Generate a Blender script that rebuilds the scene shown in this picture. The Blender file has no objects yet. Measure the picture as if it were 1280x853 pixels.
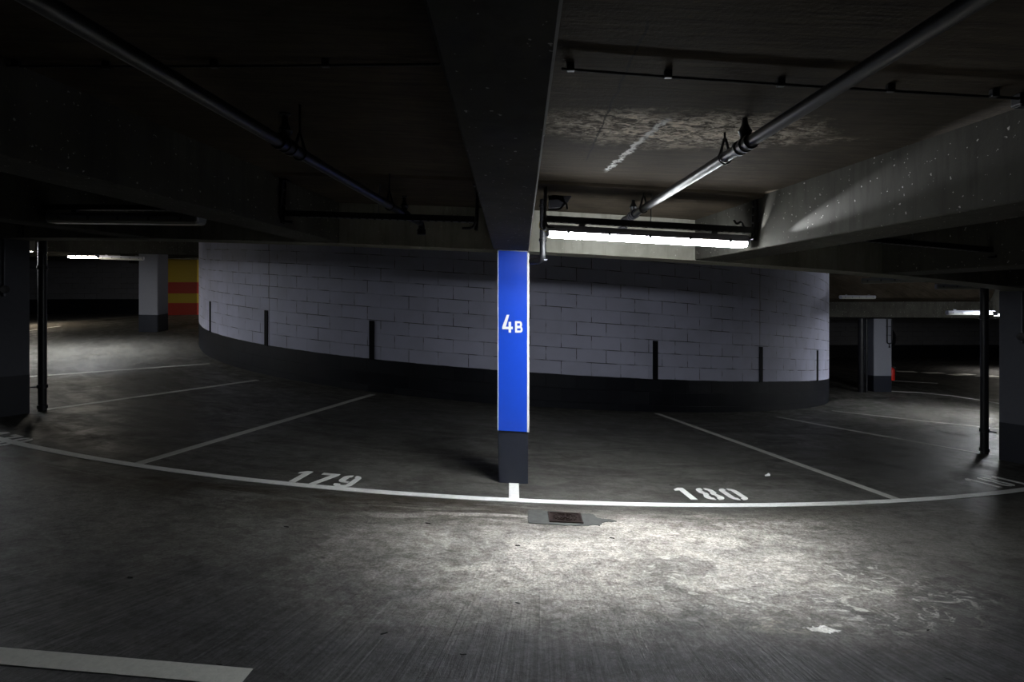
import bpy, bmesh, math, random
from mathutils import Vector, Matrix
random.seed(7)
sc = bpy.context.scene
PI = math.pi

# ---------------------------------------------------------------- camera, world, exposure
EYE = 1.68; F = 700.0; HY = 385.0
cam_d = bpy.data.cameras.new('camera'); cam = bpy.data.objects.new('camera', cam_d)
sc.collection.objects.link(cam); sc.camera = cam
cam.location = (0, 0, EYE); cam.rotation_euler = (PI/2, 0, 0)
cam_d.sensor_width = 36; cam_d.lens = F/1280*36; cam_d.shift_y = -(426.5-HY)/1280; cam_d.clip_start = .05
w = bpy.data.worlds.new('world'); sc.world = w; w.use_nodes = True
w.node_tree.nodes['Background'].inputs[0].default_value = (0, 0, 0, 1)
w.node_tree.nodes['Background'].inputs[1].default_value = 0
vs = sc.view_settings; vs.view_transform = 'Standard'; vs.look = 'None'; vs.gamma = 1; vs.use_curve_mapping = False
vs.exposure = 0.0
LAMP_MAIN = 155.0      # emission of the lit tube fittings
LAMP_FAR = 90.0

# ---------------------------------------------------------------- the helical deck
CX, CY = 0.05, 18.92
R_CORE = 9.28; R_LINE = 14.04; R_RING = 13.42
H_BEAM = 2.23; H_CEIL = 2.64
GT = [(-3.2, 1.42), (-1.85, 1.40), (-1.40, 1.08), (-1.15, .86), (-.9, .60), (-.6, .39), (0, 0), (.6, -.39), (.9, -.60), (1.2, -.80), (1.45, -.9), (3.2, -.92)]
def Gphi(p):
    for (a, ga), (b, gb) in zip(GT, GT[1:]):
        if p <= b: return ga+(gb-ga)*(p-a)/(b-a)
    return GT[-1][1]
def phi_of(x, y): return math.atan2(x-CX, CY-y)
def G(x, y): return Gphi(phi_of(x, y))
def pol(r, p): return (CX+r*math.sin(p), CY-r*math.cos(p))
def P(r, p, h=0): x, y = pol(r, p); return Vector((x, y, Gphi(p)+h))
def floor_at(px, py, h=0.0):
    """where the ray through a pixel of the 1280x853 frame meets the surface h above the deck"""
    lo, hi = .6, 60
    prev = None
    n = 4000
    for i in range(n):
        Y = lo*(hi/lo)**(i/n); X = (px-640)/F*Y; z = EYE-(py-HY)/F*Y
        d = z-(G(X, Y)+h)
        if prev is not None and (d > 0) != (prev > 0): return Vector((X, Y, G(X, Y)+h))
        prev = d
    return Vector(((px-640)/F*30, 30, 0))
def at(px, py, Y): return Vector(((px-640)/F*Y, Y, EYE-(py-HY)/F*Y))

# ---------------------------------------------------------------- node helper
class NT:
    def __init__(s, name):
        s.m = bpy.data.materials.new(name); s.m.use_nodes = True; s.t = s.m.node_tree
        s.b = s.t.nodes['Principled BSDF']
    def n(s, typ, ins=None, **kw):
        x = s.t.nodes.new(typ)
        for k, v in kw.items(): setattr(x, k, v)
        for k, v in (ins or {}).items():
            if hasattr(v, 'is_output') or isinstance(v, bpy.types.NodeSocket): s.t.links.new(v, x.inputs[k])
            else: x.inputs[k].default_value = v
        return x
    def math(s, op, a, b=0.0, c=0.0, clamp=False):
        return s.n('ShaderNodeMath', {0: a, 1: b, 2: c}, operation=op, use_clamp=clamp).outputs[0]
    def ramp(s, f, lo, hi, a=0.0, b=1.0):
        return s.n('ShaderNodeMapRange', {0: f, 1: lo, 2: hi, 3: a, 4: b}, interpolation_type='SMOOTHSTEP').outputs[0]
    def noise(s, vec, scale, detail=4, rough=.6, dist=0.0):
        return s.n('ShaderNodeTexNoise', {'Vector': vec, 'Scale': scale, 'Detail': detail, 'Roughness': rough, 'Distortion': dist}).outputs[0]
    def map(s, vec, scale=(1, 1, 1), loc=(0, 0, 0), rot=(0, 0, 0)):
        return s.n('ShaderNodeMapping', {0: vec, 1: loc, 2: rot, 3: scale}).outputs[0]
    def mix(s, f, a, b, mode='MIX'):
        m = s.t.nodes.new('ShaderNodeMix'); m.data_type = 'RGBA'; m.blend_type = mode
        for i, v in ((0, f), (6, a), (7, b)):
            if isinstance(v, bpy.types.NodeSocket): s.t.links.new(v, m.inputs[i])
            else: m.inputs[i].default_value = v if i == 0 else (*v, 1)
        return m.outputs[2]
    def pos(s): return s.n('ShaderNodeNewGeometry').outputs['Position']
    def uv(s): return s.n('ShaderNodeUVMap', uv_map='UVMap').outputs[0]
    def sep(s, v): return s.n('ShaderNodeSeparateXYZ', {0: v}).outputs
    def comb(s, x, y, z=0.0): return s.n('ShaderNodeCombineXYZ', {0: x, 1: y, 2: z}).outputs[0]
    def set(s, **kw):
        for k, v in kw.items():
            k = k.replace('_', ' ')
            if isinstance(v, bpy.types.NodeSocket): s.t.links.new(v, s.b.inputs[k])
            else: s.b.inputs[k].default_value = v
        return s
    def bump(s, h, strength=.3, dist=.01, normal=None):
        ins = {'Strength': strength, 'Distance': dist, 'Height': h}
        if normal is not None: ins['Normal'] = normal
        o = s.n('ShaderNodeBump', ins).outputs[0]
        s.t.links.new(o, s.b.inputs['Normal']); return o

def plain(name, col, rough=.6, metal=0.0, var=.15, bump=.1, scale=20, spec=.5):
    t = NT(name); p = t.pos()
    f = t.noise(p, scale, 5)
    c = t.mix(f, tuple(v*(1-var) for v in col), tuple(min(1, v*(1+var)) for v in col))
    t.set(Base_Color=c, Roughness=rough, Metallic=metal); t.b.inputs['Specular IOR Level'].default_value = spec
    if bump: t.bump(t.noise(p, scale*6, 3), bump, .004)
    return t.m

def blob(t, x, y, cx, cy, rx, ry, edge=.5, warp=None):
    """soft-edged ellipse mask: 1 inside, 0 outside"""
    dx = t.math('DIVIDE', t.math('SUBTRACT', x, cx), rx); dy = t.math('DIVIDE', t.math('SUBTRACT', y, cy), ry)
    d = t.math('SQRT', t.math('ADD', t.math('MULTIPLY', dx, dx), t.math('MULTIPLY', dy, dy)))
    if warp is not None: d = t.math('ADD', d, warp)
    return t.ramp(d, 1+edge, 1-edge, 0, 1)

def mat_floor():
    t = NT('floor_concrete'); p = t.pos(); s = t.sep(p); uv = t.uv(); u = t.sep(uv)[0]; r = t.sep(uv)[1]
    big = t.noise(p, .55, 5, .6, .6); mid = t.noise(p, 3.2, 6, .65, .8); fine = t.noise(p, 60, 4, .7); grain = t.noise(p, 260, 2, .6)
    col = t.mix(t.ramp(mid, .3, .7), (.080, .078, .071), (.130, .127, .118))
    col = t.mix(t.ramp(big, .35, .65), t.mix(1, col, (.70, .70, .70), 'MULTIPLY'), col)
    # brushed finish, a fan of fine lines in the driving lane
    ax = t.math('SUBTRACT', s[0], .35); ay = t.math('SUBTRACT', 6.6, s[1])
    ang = t.math('ARCTAN2', ax, ay); dist = t.math('SQRT', t.math('ADD', t.math('MULTIPLY', ax, ax), t.math('MULTIPLY', ay, ay)))
    st = t.noise(t.comb(t.math('MULTIPLY', ang, 150.0), t.math('MULTIPLY', dist, .45)), 1.0, 6, .75)
    lane = t.ramp(t.math('ADD', r, t.math('MULTIPLY', mid, .9)), 15.3, 16.3)
    sm = t.math('MULTIPLY', t.ramp(st, .35, .7), lane)
    col = t.mix(t.math('MULTIPLY', lane, .85), col, t.mix(t.ramp(st, .36, .66), (.018, .018, .021), (.066, .066, .071)))
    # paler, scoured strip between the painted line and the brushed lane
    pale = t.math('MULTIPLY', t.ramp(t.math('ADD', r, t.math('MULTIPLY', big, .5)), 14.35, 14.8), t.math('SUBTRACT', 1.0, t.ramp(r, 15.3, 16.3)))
    pale = t.math('MULTIPLY', pale, t.ramp(t.math('ADD', t.math('ABSOLUTE', t.math('SUBTRACT', s[0], .8)), t.math('MULTIPLY', big, 1.2)), 1.4, 2.9, 1.0, .12))  # sideways fade paints the falloff of the lamp's pool into the colour
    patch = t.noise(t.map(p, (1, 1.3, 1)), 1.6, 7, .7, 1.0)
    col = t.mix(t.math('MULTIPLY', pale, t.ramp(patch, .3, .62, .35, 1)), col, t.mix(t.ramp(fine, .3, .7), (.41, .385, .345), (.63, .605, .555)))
    # rough white scaling on the right
    wn = t.noise(t.map(p, (1.2, 2.0, 1)), 4.5, 8, .75, 1.6)
    m1 = blob(t, s[0], s[1], 1.75, 3.55, .95, .42, .5, t.math('SUBTRACT', patch, .5))
    col = t.mix(t.math('MULTIPLY', m1, t.ramp(wn, .52, .60)), col, (.60, .59, .55))
    m2 = blob(t, s[0], s[1], 1.685, 3.04, .062, .028, .12, t.math('MULTIPLY', t.math('SUBTRACT', t.noise(p, 16, 6, .7, .8), .52), 5.0))
    col = t.mix(m2, col, (.82, .82, .80))
    m2b = blob(t, s[0], s[1], 1.5, 3.10, .30, .10, .5, t.math('SUBTRACT', wn, .5))
    col = t.mix(t.math('MULTIPLY', t.math('MULTIPLY', m2b, t.ramp(wn, .5, .62)), .5), col, (.5, .47, .38))
    # oily grime band in front of the line
    gr = t.noise(t.comb(t.math('MULTIPLY', u, .9), t.math('MULTIPLY', r, 5.0)), 1.0, 7, .68, .9)
    band = t.math('MULTIPLY', t.ramp(r, 14.02, 14.16), t.math('SUBTRACT', 1.0, t.ramp(r, 14.3, 14.95)))
    band = t.math('MULTIPLY', band, t.ramp(t.math('ADD', s[0], t.math('MULTIPLY', big, .8)), .25, 1.1, 1.0, .42))
    col = t.mix(t.math('MULTIPLY', band, t.ramp(gr, .40, .54, .0, .92)), col, (.042, .034, .024))
    # dirty bays: tyre smears sweeping sideways
    bay = t.math('SUBTRACT', 1.0, t.ramp(r, 13.7, 14.1))
    tn = t.noise(t.map(t.comb(u, r), (.55, 1.7, 1), rot=(0, 0, .5)), 1.3, 7, .66, 1.4)
    col = t.mix(t.math('MULTIPLY', bay, .40), col, (.11, .108, .097))
    col = t.mix(t.math('MULTIPLY', bay, t.ramp(tn, .46, .64, 0, .7)), col, (.045, .043, .040))
    ty = t.noise(t.map(t.comb(u, r), (.7, 9, 1), rot=(0, 0, .25)), 1.5, 5, .6, .7)
    col = t.mix(t.math('MULTIPLY', bay, t.ramp(ty, .58, .68, 0, .5)), col, (.04, .038, .036))
    # drips and pits
    mot = t.noise(t.map(p, (1, 1.6, 1)), 9, 9, .78, .6)
    col = t.mix(1, col, t.mix(t.ramp(mot, .34, .64), (.58, .56, .53), (1.22, 1.22, 1.21)), 'MULTIPLY')
    sp = t.noise(p, 17, 3, .5)
    col = t.mix(t.ramp(sp, .70, .74, 0, .55), col, (.06, .05, .045))
    col = t.mix(.7, col, t.mix(1, col, t.mix(t.ramp(grain, .25, .75), (.55, .55, .55), (1.35, 1.35, 1.35)), 'MULTIPLY'))
    col = t.mix(.6, col, t.mix(1, col, t.mix(t.ramp(fine, .3, .7), (.65, .65, .65), (1.25, 1.25, 1.25)), 'MULTIPLY'))
    t.set(Base_Color=col, Roughness=t.math('SUBTRACT', t.ramp(mid, .3, .7, .42, .66), t.math('MULTIPLY', bay, t.ramp(tn, .35, .6, .16, 0.0)))); t.b.inputs['Specular IOR Level'].default_value = .22
    h = t.math('ADD', t.math('MULTIPLY', sm, .6), t.math('ADD', t.math('MULTIPLY', fine, .5), t.math('MULTIPLY', wn, .6)))
    t.bump(h, .45, .012)
    return t.m

def mat_ceiling():
    t = NT('ceiling_concrete'); p = t.pos(); s = t.sep(p)
    big = t.noise(p, 1.3, 5, .6, .5); board = t.noise(t.map(p, (1.2, 14, 1)), 2.2, 6, .7, .3); fine = t.noise(p, 45, 4, .7)
    col = t.mix(t.ramp(big, .3, .7), (.036, .028, .019), (.075, .060, .044))
    col = t.mix(t.ramp(board, .35, .7, 0, .6), col, (.014, .012, .009))
    # rusty ochre flecks
    fl = t.noise(t.map(p, (6, 16, 1)), 3, 4, .6)
    col = t.mix(t.ramp(fl, .64, .70, 0, .5), col, (.085, .062, .03))
    # rough area in front of the lamp, its grazing light painted as pale colour
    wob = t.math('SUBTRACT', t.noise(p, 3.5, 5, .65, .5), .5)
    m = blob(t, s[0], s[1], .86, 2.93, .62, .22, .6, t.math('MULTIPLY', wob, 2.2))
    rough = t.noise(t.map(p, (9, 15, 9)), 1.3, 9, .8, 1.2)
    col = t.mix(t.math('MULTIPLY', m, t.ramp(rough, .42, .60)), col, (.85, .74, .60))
    # dark fine crack and the white lime streak
    def streak(ax, ay, bx, by, width, nscale, amp):
        L = math.hypot(bx-ax, by-ay); dx, dy = (bx-ax)/L, (by-ay)/L
        qx = t.math('SUBTRACT', s[0], ax); qy = t.math('SUBTRACT', s[1], ay)
        al = t.math('ADD', t.math('MULTIPLY', qx, dx), t.math('MULTIPLY', qy, dy))
        ac = t.math('SUBTRACT', t.math('MULTIPLY', qx, dy), t.math('MULTIPLY', qy, dx))
        nn = t.math('MULTIPLY', t.math('SUBTRACT', t.noise(p, nscale, 5, .7), .5), amp)
        d = t.math('ABSOLUTE', t.math('ADD', ac, nn))
        mk = t.ramp(d, width, width*.35)
        return t.math('MULTIPLY', t.math('MULTIPLY', mk, t.ramp(al, -.05, .05)), t.ramp(al, L+.06, L-.06))
    a = floor_at(757, 214, H_CEIL); b = floor_at(832, 150, H_CEIL)
    st = t.math('MULTIPLY', streak(a.x, a.y, b.x, b.y, .026, 20, .11), t.ramp(t.noise(t.map(p, (30, 12, 1)), 1, 4, .7), .36, .5, .25, 1))
    col = t.mix(st, col, (.86, .85, .82))
    c = floor_at(733, 200, H_CEIL); d = floor_at(812, 25, H_CEIL)
    ck = streak(c.x, c.y, d.x, d.y, .008, 8, .05)
    col = t.mix(t.math('MULTIPLY', ck, .8), col, (.02, .02, .02))
    t.set(Base_Color=col, Roughness=.9); t.b.inputs['Specular IOR Level'].default_value = .12
    h = t.math('ADD', t.math('MULTIPLY', t.math('MULTIPLY', m, rough), 1.6), t.math('ADD', t.math('MULTIPLY', fine, .25), t.math('ADD', t.math('MULTIPLY', board, .35), t.math('MULTIPLY', st, .6))))
    t.bump(h, .6, .014)
    return t.m

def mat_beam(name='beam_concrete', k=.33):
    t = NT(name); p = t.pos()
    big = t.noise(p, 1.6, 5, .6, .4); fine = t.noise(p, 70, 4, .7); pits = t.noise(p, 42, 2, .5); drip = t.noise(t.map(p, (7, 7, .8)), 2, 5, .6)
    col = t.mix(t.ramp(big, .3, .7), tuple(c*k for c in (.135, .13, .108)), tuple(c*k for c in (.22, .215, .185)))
    col = t.mix(t.ramp(drip, .45, .7, 0, .45), col, tuple(c*k for c in (.085, .08, .062)))
    col = t.mix(t.ramp(pits, .70, .73, 0, .8), col, (.45, .44, .40))
    t.set(Base_Color=col, Roughness=.85); t.b.inputs['Specular IOR Level'].default_value = .15
    t.bump(t.math('ADD', t.math('MULTIPLY', fine, .3), t.ramp(pits, .68, .74, 0, 1)), .35, .006)
    return t.m

def mat_block(name, u_joints, tint=(.62, .63, .80), band=.585, blocks=True, lo=(.006, .007, .011)):
    t = NT(name); uv = t.uv(); su = t.sep(uv); p = t.pos()
    wob = t.noise(p, 2.0, 2, .5)
    v = t.math('ADD', su[1], 0.0)
    vec = t.comb(su[0], t.math('SUBTRACT', v, band))
    br = t.n('ShaderNodeTexBrick', {'Vector': vec, 'Color1': (.0, 0, 0, 1), 'Color2': (1, 1, 1, 1), 'Mortar': (.5, .5, .5, 1), 'Scale': 1.0,
             'Mortar Size': .006, 'Mortar Smooth': .35, 'Bias': 0.0, 'Brick Width': .535, 'Row Height': .233}, offset=.5, offset_frequency=2, squash=1.0)
    fac = br.outputs['Fac']; rnd = t.sep(br.outputs['Color'])[0]
    gap = t.ramp(t.noise(t.map(uv, (2.3, 5, 1)), 1.0, 3, .5), .44, .58, .10, 1.0)   # joints painted over here and there
    col = t.mix(t.ramp(rnd, 0, 1), tuple(c*.95 for c in tint), tuple(min(1, c*1.04) for c in tint))
    dirt = t.noise(p, 1.2, 6, .6, .3)
    col = t.mix(t.ramp(dirt, .35, .7, 0, .22), col, (.22, .22, .25))
    if blocks: col = t.mix(t.math('MULTIPLY', fac, gap), col, (.03, .03, .04))
    for uj in u_joints:
        j = t.ramp(t.math('ABSOLUTE', t.math('SUBTRACT', su[0], uj)), .016, .006)
        col = t.mix(t.math('MULTIPLY', j, .6), col, (.08, .08, .10))
    pt = t.noise(p, 90, 3, .7)
    dark = t.ramp(t.math('ADD', v, t.math('MULTIPLY', t.math('SUBTRACT', wob, .5), .012)), band+.002, band-.002)
    col = t.mix(dark, col, t.mix(t.ramp(dirt, .3, .7), lo, tuple(c*1.5 for c in lo)))
    t.set(Base_Color=col, Roughness=t.ramp(pt, .3, .7, .42, .6))
    t.b.inputs['Specular IOR Level'].default_value = .25
    coarse = t.math('MULTIPLY', t.ramp(rnd, .35, .9), t.noise(p, 55, 5, .75))
    h = t.math('ADD', t.math('MULTIPLY', coarse, .9), t.math('MULTIPLY', pt, .25))
    if blocks:
        h = t.math('ADD', h, t.math('MULTIPLY', fac, -1.0))
        h = t.math('ADD', h, t.math('MULTIPLY', rnd, .35))
    t.bump(h, .8, .014)
    return t.m

def mat_paint(name, col, wear=.6, under=(.16, .155, .14)):
    t = NT(name); p = t.pos()
    a = t.noise(p, 26, 6, .72, .4); b = t.noise(p, 120, 3, .6)
    c = t.mix(t.ramp(a, .3, .7), tuple(v*.82 for v in col), col)
    c = t.mix(t.ramp(a, wear, wear+.08, 0, .9), c, under)
    c = t.mix(t.ramp(b, .66, .76, 0, .6), c, under)
    t.set(Base_Color=c, Roughness=.55); t.bump(b, .2, .003)
    return t.m

def mat_emit(name, col, st):
    # the tube sits low in the fitting: its underside glows brighter than its flanks
    t = NT(name); nz = t.sep(t.n('ShaderNodeTexCoord').outputs['Normal'])[2]; st = t.ramp(nz, -.1, -.9, st*.38, st)
    t.set(Base_Color=(*col, 1), Roughness=.4, Emission_Color=(*col, 1), Emission_Strength=st); return t.m

M = dict(
 floor=mat_floor(), ceiling=mat_ceiling(), beam=mat_beam(), ring=mat_beam('lamplit_ring_beam_concrete', 1.4),  # ring is a paler beam copy, lamplight on its face put into the colour
 core=mat_block('painted_blockwork', [R_CORE*-.545, R_CORE*.545]),
 outer=mat_block('painted_outer_wall', [], tint=(.2, .203, .23), band=.66),
 pillar=plain('pillar_paint', (.28, .29, .34), .5, var=.08),
 pillar_shaded=plain('shaded_pillar_paint', (.13, .135, .16), .6, var=.12, spec=.25),  # darker copy of the pillar paint, shade on the side pillars put into colour
 pillar_dark=plain('pillar_base_paint', (.012, .015, .026), .5, var=.2),
 blue=plain('blue_enamel', (.011, .067, .56), .33, var=.06, bump=.03),
 white=plain('white_enamel', (.85, .85, .82), .4, var=.05, bump=.02),
 line=mat_paint('worn_white_line_paint', (.86, .86, .83), .66),
 line2=mat_paint('worn_grey_line_paint', (.50, .50, .46), .64),
 pipe=plain('dark_pipe_steel', (.012, .012, .015), .38, .0, var=.2, bump=.04),
 zinc=plain('galvanised_steel', (.16, .165, .19), .38, .7, var=.2, bump=.05),
 black=plain('black_plastic', (.018, .018, .022), .45, var=.2, bump=.03),
 rubber=plain('black_bumper_paint', (.006, .006, .009), .7, var=.2, spec=.15),
 housing=plain('grey_lamp_housing', (.36, .37, .43), .4, var=.08, bump=.03),
 tube_off=plain('milky_unlit_diffuser', (.42, .42, .38), .3, var=.05, bump=.02),
 tube=mat_emit('lit_diffuser', (.93, .97, 1.0), LAMP_MAIN),
 tube_bright=mat_emit('lit_diffuser_boosted', (.93, .97, 1.0), 330.0),  # emission boosted to brighten the left wall and the distant right pillar
 tube_far=mat_emit('lit_diffuser_far', (1.0, .93, .80), LAMP_FAR),
 iron=plain('rusty_cast_iron', (.026, .015, .012), .6, .4, var=.5, bump=.4, scale=60),
 patch=plain('dark_cement_patch', (.075, .078, .073), .7, var=.55, bump=.5, scale=18),
 red=plain('red_enamel', (.62, .02, .012), .35, var=.05, bump=.02),
 yellow=plain('yellow_enamel', (.70, .50, .03), .5, var=.1),
 brass=plain('brass', (.55, .36, .10), .35, .9, var=.1, bump=.02),
 paper=plain('white_paper', (.85, .85, .85), .8, var=.05),
 chip=plain('dark_chip', (.02, .02, .02), .7, var=.3),
 yellowwire=plain('yellow_wire', (.5, .40, .10), .5),
)

# ---------------------------------------------------------------- mesh helpers
def obj(name, bm, mat, parent=None, smooth=False):
    me = bpy.data.meshes.new(name); bm.normal_update(); bm.to_mesh(me); bm.free()
    if mat is not None: me.materials.append(mat)
    if smooth:
        for f in me.polygons: f.use_smooth = True
        try: me.set_sharp_from_angle(angle=.7)
        except Exception: pass
    o = bpy.data.objects.new(name, me); sc.collection.objects.link(o)
    if parent is not None:
        o.parent = parent; o.matrix_parent_inverse = Matrix.Identity(4)
    return o
def tag(o, label, cat, group=None, kind=None):
    o['label'] = label; o['category'] = cat
    if group: o['group'] = group
    if kind: o['kind'] = kind
    return o
def thing(name, label, cat, loc=(0, 0, 0), rotz=0, group=None, rot=None):
    o = bpy.data.objects.new(name, None); sc.collection.objects.link(o)
    o.empty_display_size = .1; o.location = loc; o.rotation_euler = rot or (0, 0, rotz)
    return tag(o, label, cat, group)
def struct(name, bm, m, parent=None, smooth=False):
    o = obj(name, bm, m, parent, smooth)
    if parent is None: o['kind'] = 'structure'
    return o
def box(bm, c, s, rot=None, bev=0.0):
    """box centred at c with sizes s"""
    tmp = bmesh.new(); bmesh.ops.create_cube(tmp, size=1)
    bmesh.ops.scale(tmp, vec=Vector(s), verts=tmp.verts)
    if bev: bmesh.ops.bevel(tmp, geom=tmp.edges[:], offset=bev, segments=2, affect='EDGES', profile=.5)
    if rot is not None: bmesh.ops.rotate(tmp, cent=(0, 0, 0), matrix=rot, verts=tmp.verts)
    bmesh.ops.translate(tmp, vec=Vector(c), verts=tmp.verts)
    me = bpy.data.meshes.new('t'); tmp.to_mesh(me); tmp.free(); bm.from_mesh(me); bpy.data.meshes.remove(me)
    return bm
def tube(bm, pts, r, seg=12, cap=True):
    """round tube through pts; r number or list"""
    pts = [Vector(p) for p in pts]; rs = r if isinstance(r, (list, tuple)) else [r]*len(pts)
    rings = []; up = Vector((0, 0, 1)); prev = None
    for i, p in enumerate(pts):
        d = (pts[min(i+1, len(pts)-1)]-pts[max(i-1, 0)]).normalized()
        if prev is None:
            a = d.cross(up)
            if a.length < .1: a = d.cross(Vector((1, 0, 0)))
        else: a = prev-d*prev.dot(d)
        a.normalize(); prev = a.copy(); b = d.cross(a)
        rings.append([bm.verts.new(p+(a*math.cos(2*PI*k/seg)+b*math.sin(2*PI*k/seg))*rs[i]) for k in range(seg)])
    for A, B in zip(rings, rings[1:]):
        for k in range(seg): bm.faces.new((A[k], A[(k+1) % seg], B[(k+1) % seg], B[k]))
    if cap: bm.faces.new(rings[0][::-1]); bm.faces.new(rings[-1])
    return bm
def bend(pts, rad, n=5):
    """round the inner corners of a polyline"""
    pts = [Vector(p) for p in pts]; out = [pts[0]]
    for a, b, c in zip(pts, pts[1:], pts[2:]):
        d1 = (a-b).normalized(); d2 = (c-b).normalized(); r = min(rad, (a-b).length*.49, (c-b).length*.49)
        p0 = b+d1*r; p1 = b+d2*r
        for k in range(n+1):
            q = k/n; out.append(p0*(1-q)**2+b*2*q*(1-q)+p1*q*q)
    out.append(pts[-1]); return out
def lathe(bm, prof, cent=(0, 0, 0), axis='Z', seg=24):
    cent = Vector(cent); rings = []
    for r, h in prof:
        ring = []
        for k in range(seg):
            a = 2*PI*k/seg; x, y = r*math.cos(a), r*math.sin(a)
            v = {'Z': (x, y, h), 'Y': (x, h, y), 'X': (h, x, y)}[axis]
            ring.append(bm.verts.new(cent+Vector(v)))
        rings.append(ring)
    for A, B in zip(rings, rings[1:]):
        for k in range(seg): bm.faces.new((A[k], A[(k+1) % seg], B[(k+1) % seg], B[k]))
    bm.faces.new(rings[0][::-1]); bm.faces.new(rings[-1]); bmesh.ops.recalc_face_normals(bm, faces=bm.faces)
    return bm
def grid(fn, nu, nv, uvfn=None):
    bm = bmesh.new(); V = [[bm.verts.new(fn(i, j)) for j in range(nv+1)] for i in range(nu+1)]
    lay = bm.loops.layers.uv.new('UVMap')
    for i in range(nu):
        for j in range(nv):
            f = bm.faces.new((V[i][j], V[i+1][j], V[i+1][j+1], V[i][j+1]))
            if uvfn:
                for l, (a, b) in zip(f.loops, ((i, j), (i+1, j), (i+1, j+1), (i, j+1))): l[lay].uv = uvfn(a, b)
    return bm
def ribbon_solid(bm, quads):
    """closed solid swept through a list of cross-section loops (same count)"""
    rings = [[bm.verts.new(p) for p in q] for q in quads]; n = len(rings[0])
    for A, B in zip(rings, rings[1:]):
        for k in range(n): bm.faces.new((A[k], A[(k+1) % n], B[(k+1) % n], B[k]))
    bm.faces.new(rings[0][::-1]); bm.faces.new(rings[-1]); bmesh.ops.recalc_face_normals(bm, faces=bm.faces)
    return bm

# ---------------------------------------------------------------- floor, ceiling, walls
PH0, PH1 = -2.75, 2.75
RR = [9.0]+[9.6+.4*i for i in range(16)]+[16.4+1.2*i for i in range(18)]
NP = 550
def ph(i): return PH0+(PH1-PH0)*i/NP
bm = grid(lambda i, j: P(RR[j], ph(i)), NP, len(RR)-1, lambda i, j: (ph(i)*14, RR[j]))
bmesh.ops.recalc_face_normals(bm, faces=bm.faces)
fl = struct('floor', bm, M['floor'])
# ceiling slab: flat soffit with a shallow step down towards the ring beam
def h_in(p):
    # the slab between the drum and the ring beam lies higher
    q = max(0.0, min(1.0, (1.26-abs(p))/.05)); return H_CEIL-.02+.78*q
CR = [(R_RING+.02, H_CEIL-.02), (14.72, H_CEIL-.02), (14.74, H_CEIL), (17, H_CEIL), (20, H_CEIL), (24, H_CEIL), (30, H_CEIL), (37, H_CEIL)]
bm = bmesh.new()
def ceil_loop(p): return [P(9.0, p, h_in(p)), P(R_RING, p, h_in(p))]+[P(r, p, h) for r, h in CR]+[P(r, p, H_CEIL+1.0) for r in (37, 30, 24, 20, 17, 9.0)]
ribbon_solid(bm, [ceil_loop(PH0+(PH1-PH0)*i/220) for i in range(221)])
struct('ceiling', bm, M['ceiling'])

# core wall (drum of the spiral ramp)
NC = 360
def hc(j): return [-.05, .585, 1.2, 2.0, H_CEIL+.8][j]
bm = grid(lambda i, j: P(R_CORE, PH0+(PH1-PH0)*i/NC, hc(j)), NC, 4, lambda i, j: (R_CORE*(PH0+(PH1-PH0)*i/NC), hc(j)))
lay = bm.loops.layers.uv.active
inner = []
ge = bmesh.ops.extrude_face_region(bm, geom=bm.faces[:])
for v in [g for g in ge['geom'] if isinstance(g, bmesh.types.BMVert)]:
    d = Vector((v.co.x-CX, v.co.y-CY)); d.normalize(); v.co.x -= d.x*.22; v.co.y -= d.y*.22
bmesh.ops.recalc_face_normals(bm, faces=bm.faces)
struct('wall_core', bm, M['core'], smooth=True)

def straight_wall(name, a, b, mat, thick=.25, n=60, hi=H_CEIL+.1):
    a = Vector(a); b = Vector(b); L = (b-a).length; d = (b-a).normalized(); nrm = Vector((-d.y, d.x))*thick
    bm = bmesh.new(); lay = bm.loops.layers.uv.new('UVMap'); hs = [-.1, .66, hi]
    cols = []
    for i in range(n+1):
        p = a+(b-a)*i/n; g = G(p.x, p.y)
        cols.append(([bm.verts.new((p.x, p.y, g+h)) for h in hs], [bm.verts.new((p.x+nrm.x, p.y+nrm.y, g+h)) for h in hs]))
    for i in range(n):
        for side in (0, 1):
            for j in range(2):
                A, B = cols[i][side], cols[i+1][side]
                f = bm.faces.new((A[j], B[j], B[j+1], A[j+1]))
                for l, (ii, jj) in zip(f.loops, ((i, j), (i+1, j), (i+1, j+1), (i, j+1))): l[lay].uv = (L*ii/n, hs[jj])
        for j in (0, 2): bm.faces.new((cols[i][0][j], cols[i+1][0][j], cols[i+1][1][j], cols[i][1][j]))
    for i in (0, n): 
        for j in range(2): bm.faces.new((cols[i][0][j], cols[i][1][j], cols[i][1][j+1], cols[i][0][j+1]))
    bmesh.ops.recalc_face_normals(bm, faces=bm.faces)
    return struct(name, bm, mat)
straight_wall('wall_far_left', (-27, 24.5), (-6.5, 24.5), M['outer'])
straight_wall('wall_far_right', (5.5, 29), (29, 29), M['outer'])
straight_wall('wall_left', (-27, -8), (-27, 24.5), M['outer'])
straight_wall('wall_right', (29, 29), (29, -8), M['outer'])
straight_wall('wall_back', (29, -8), (-27, -8), M['outer'])

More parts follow.
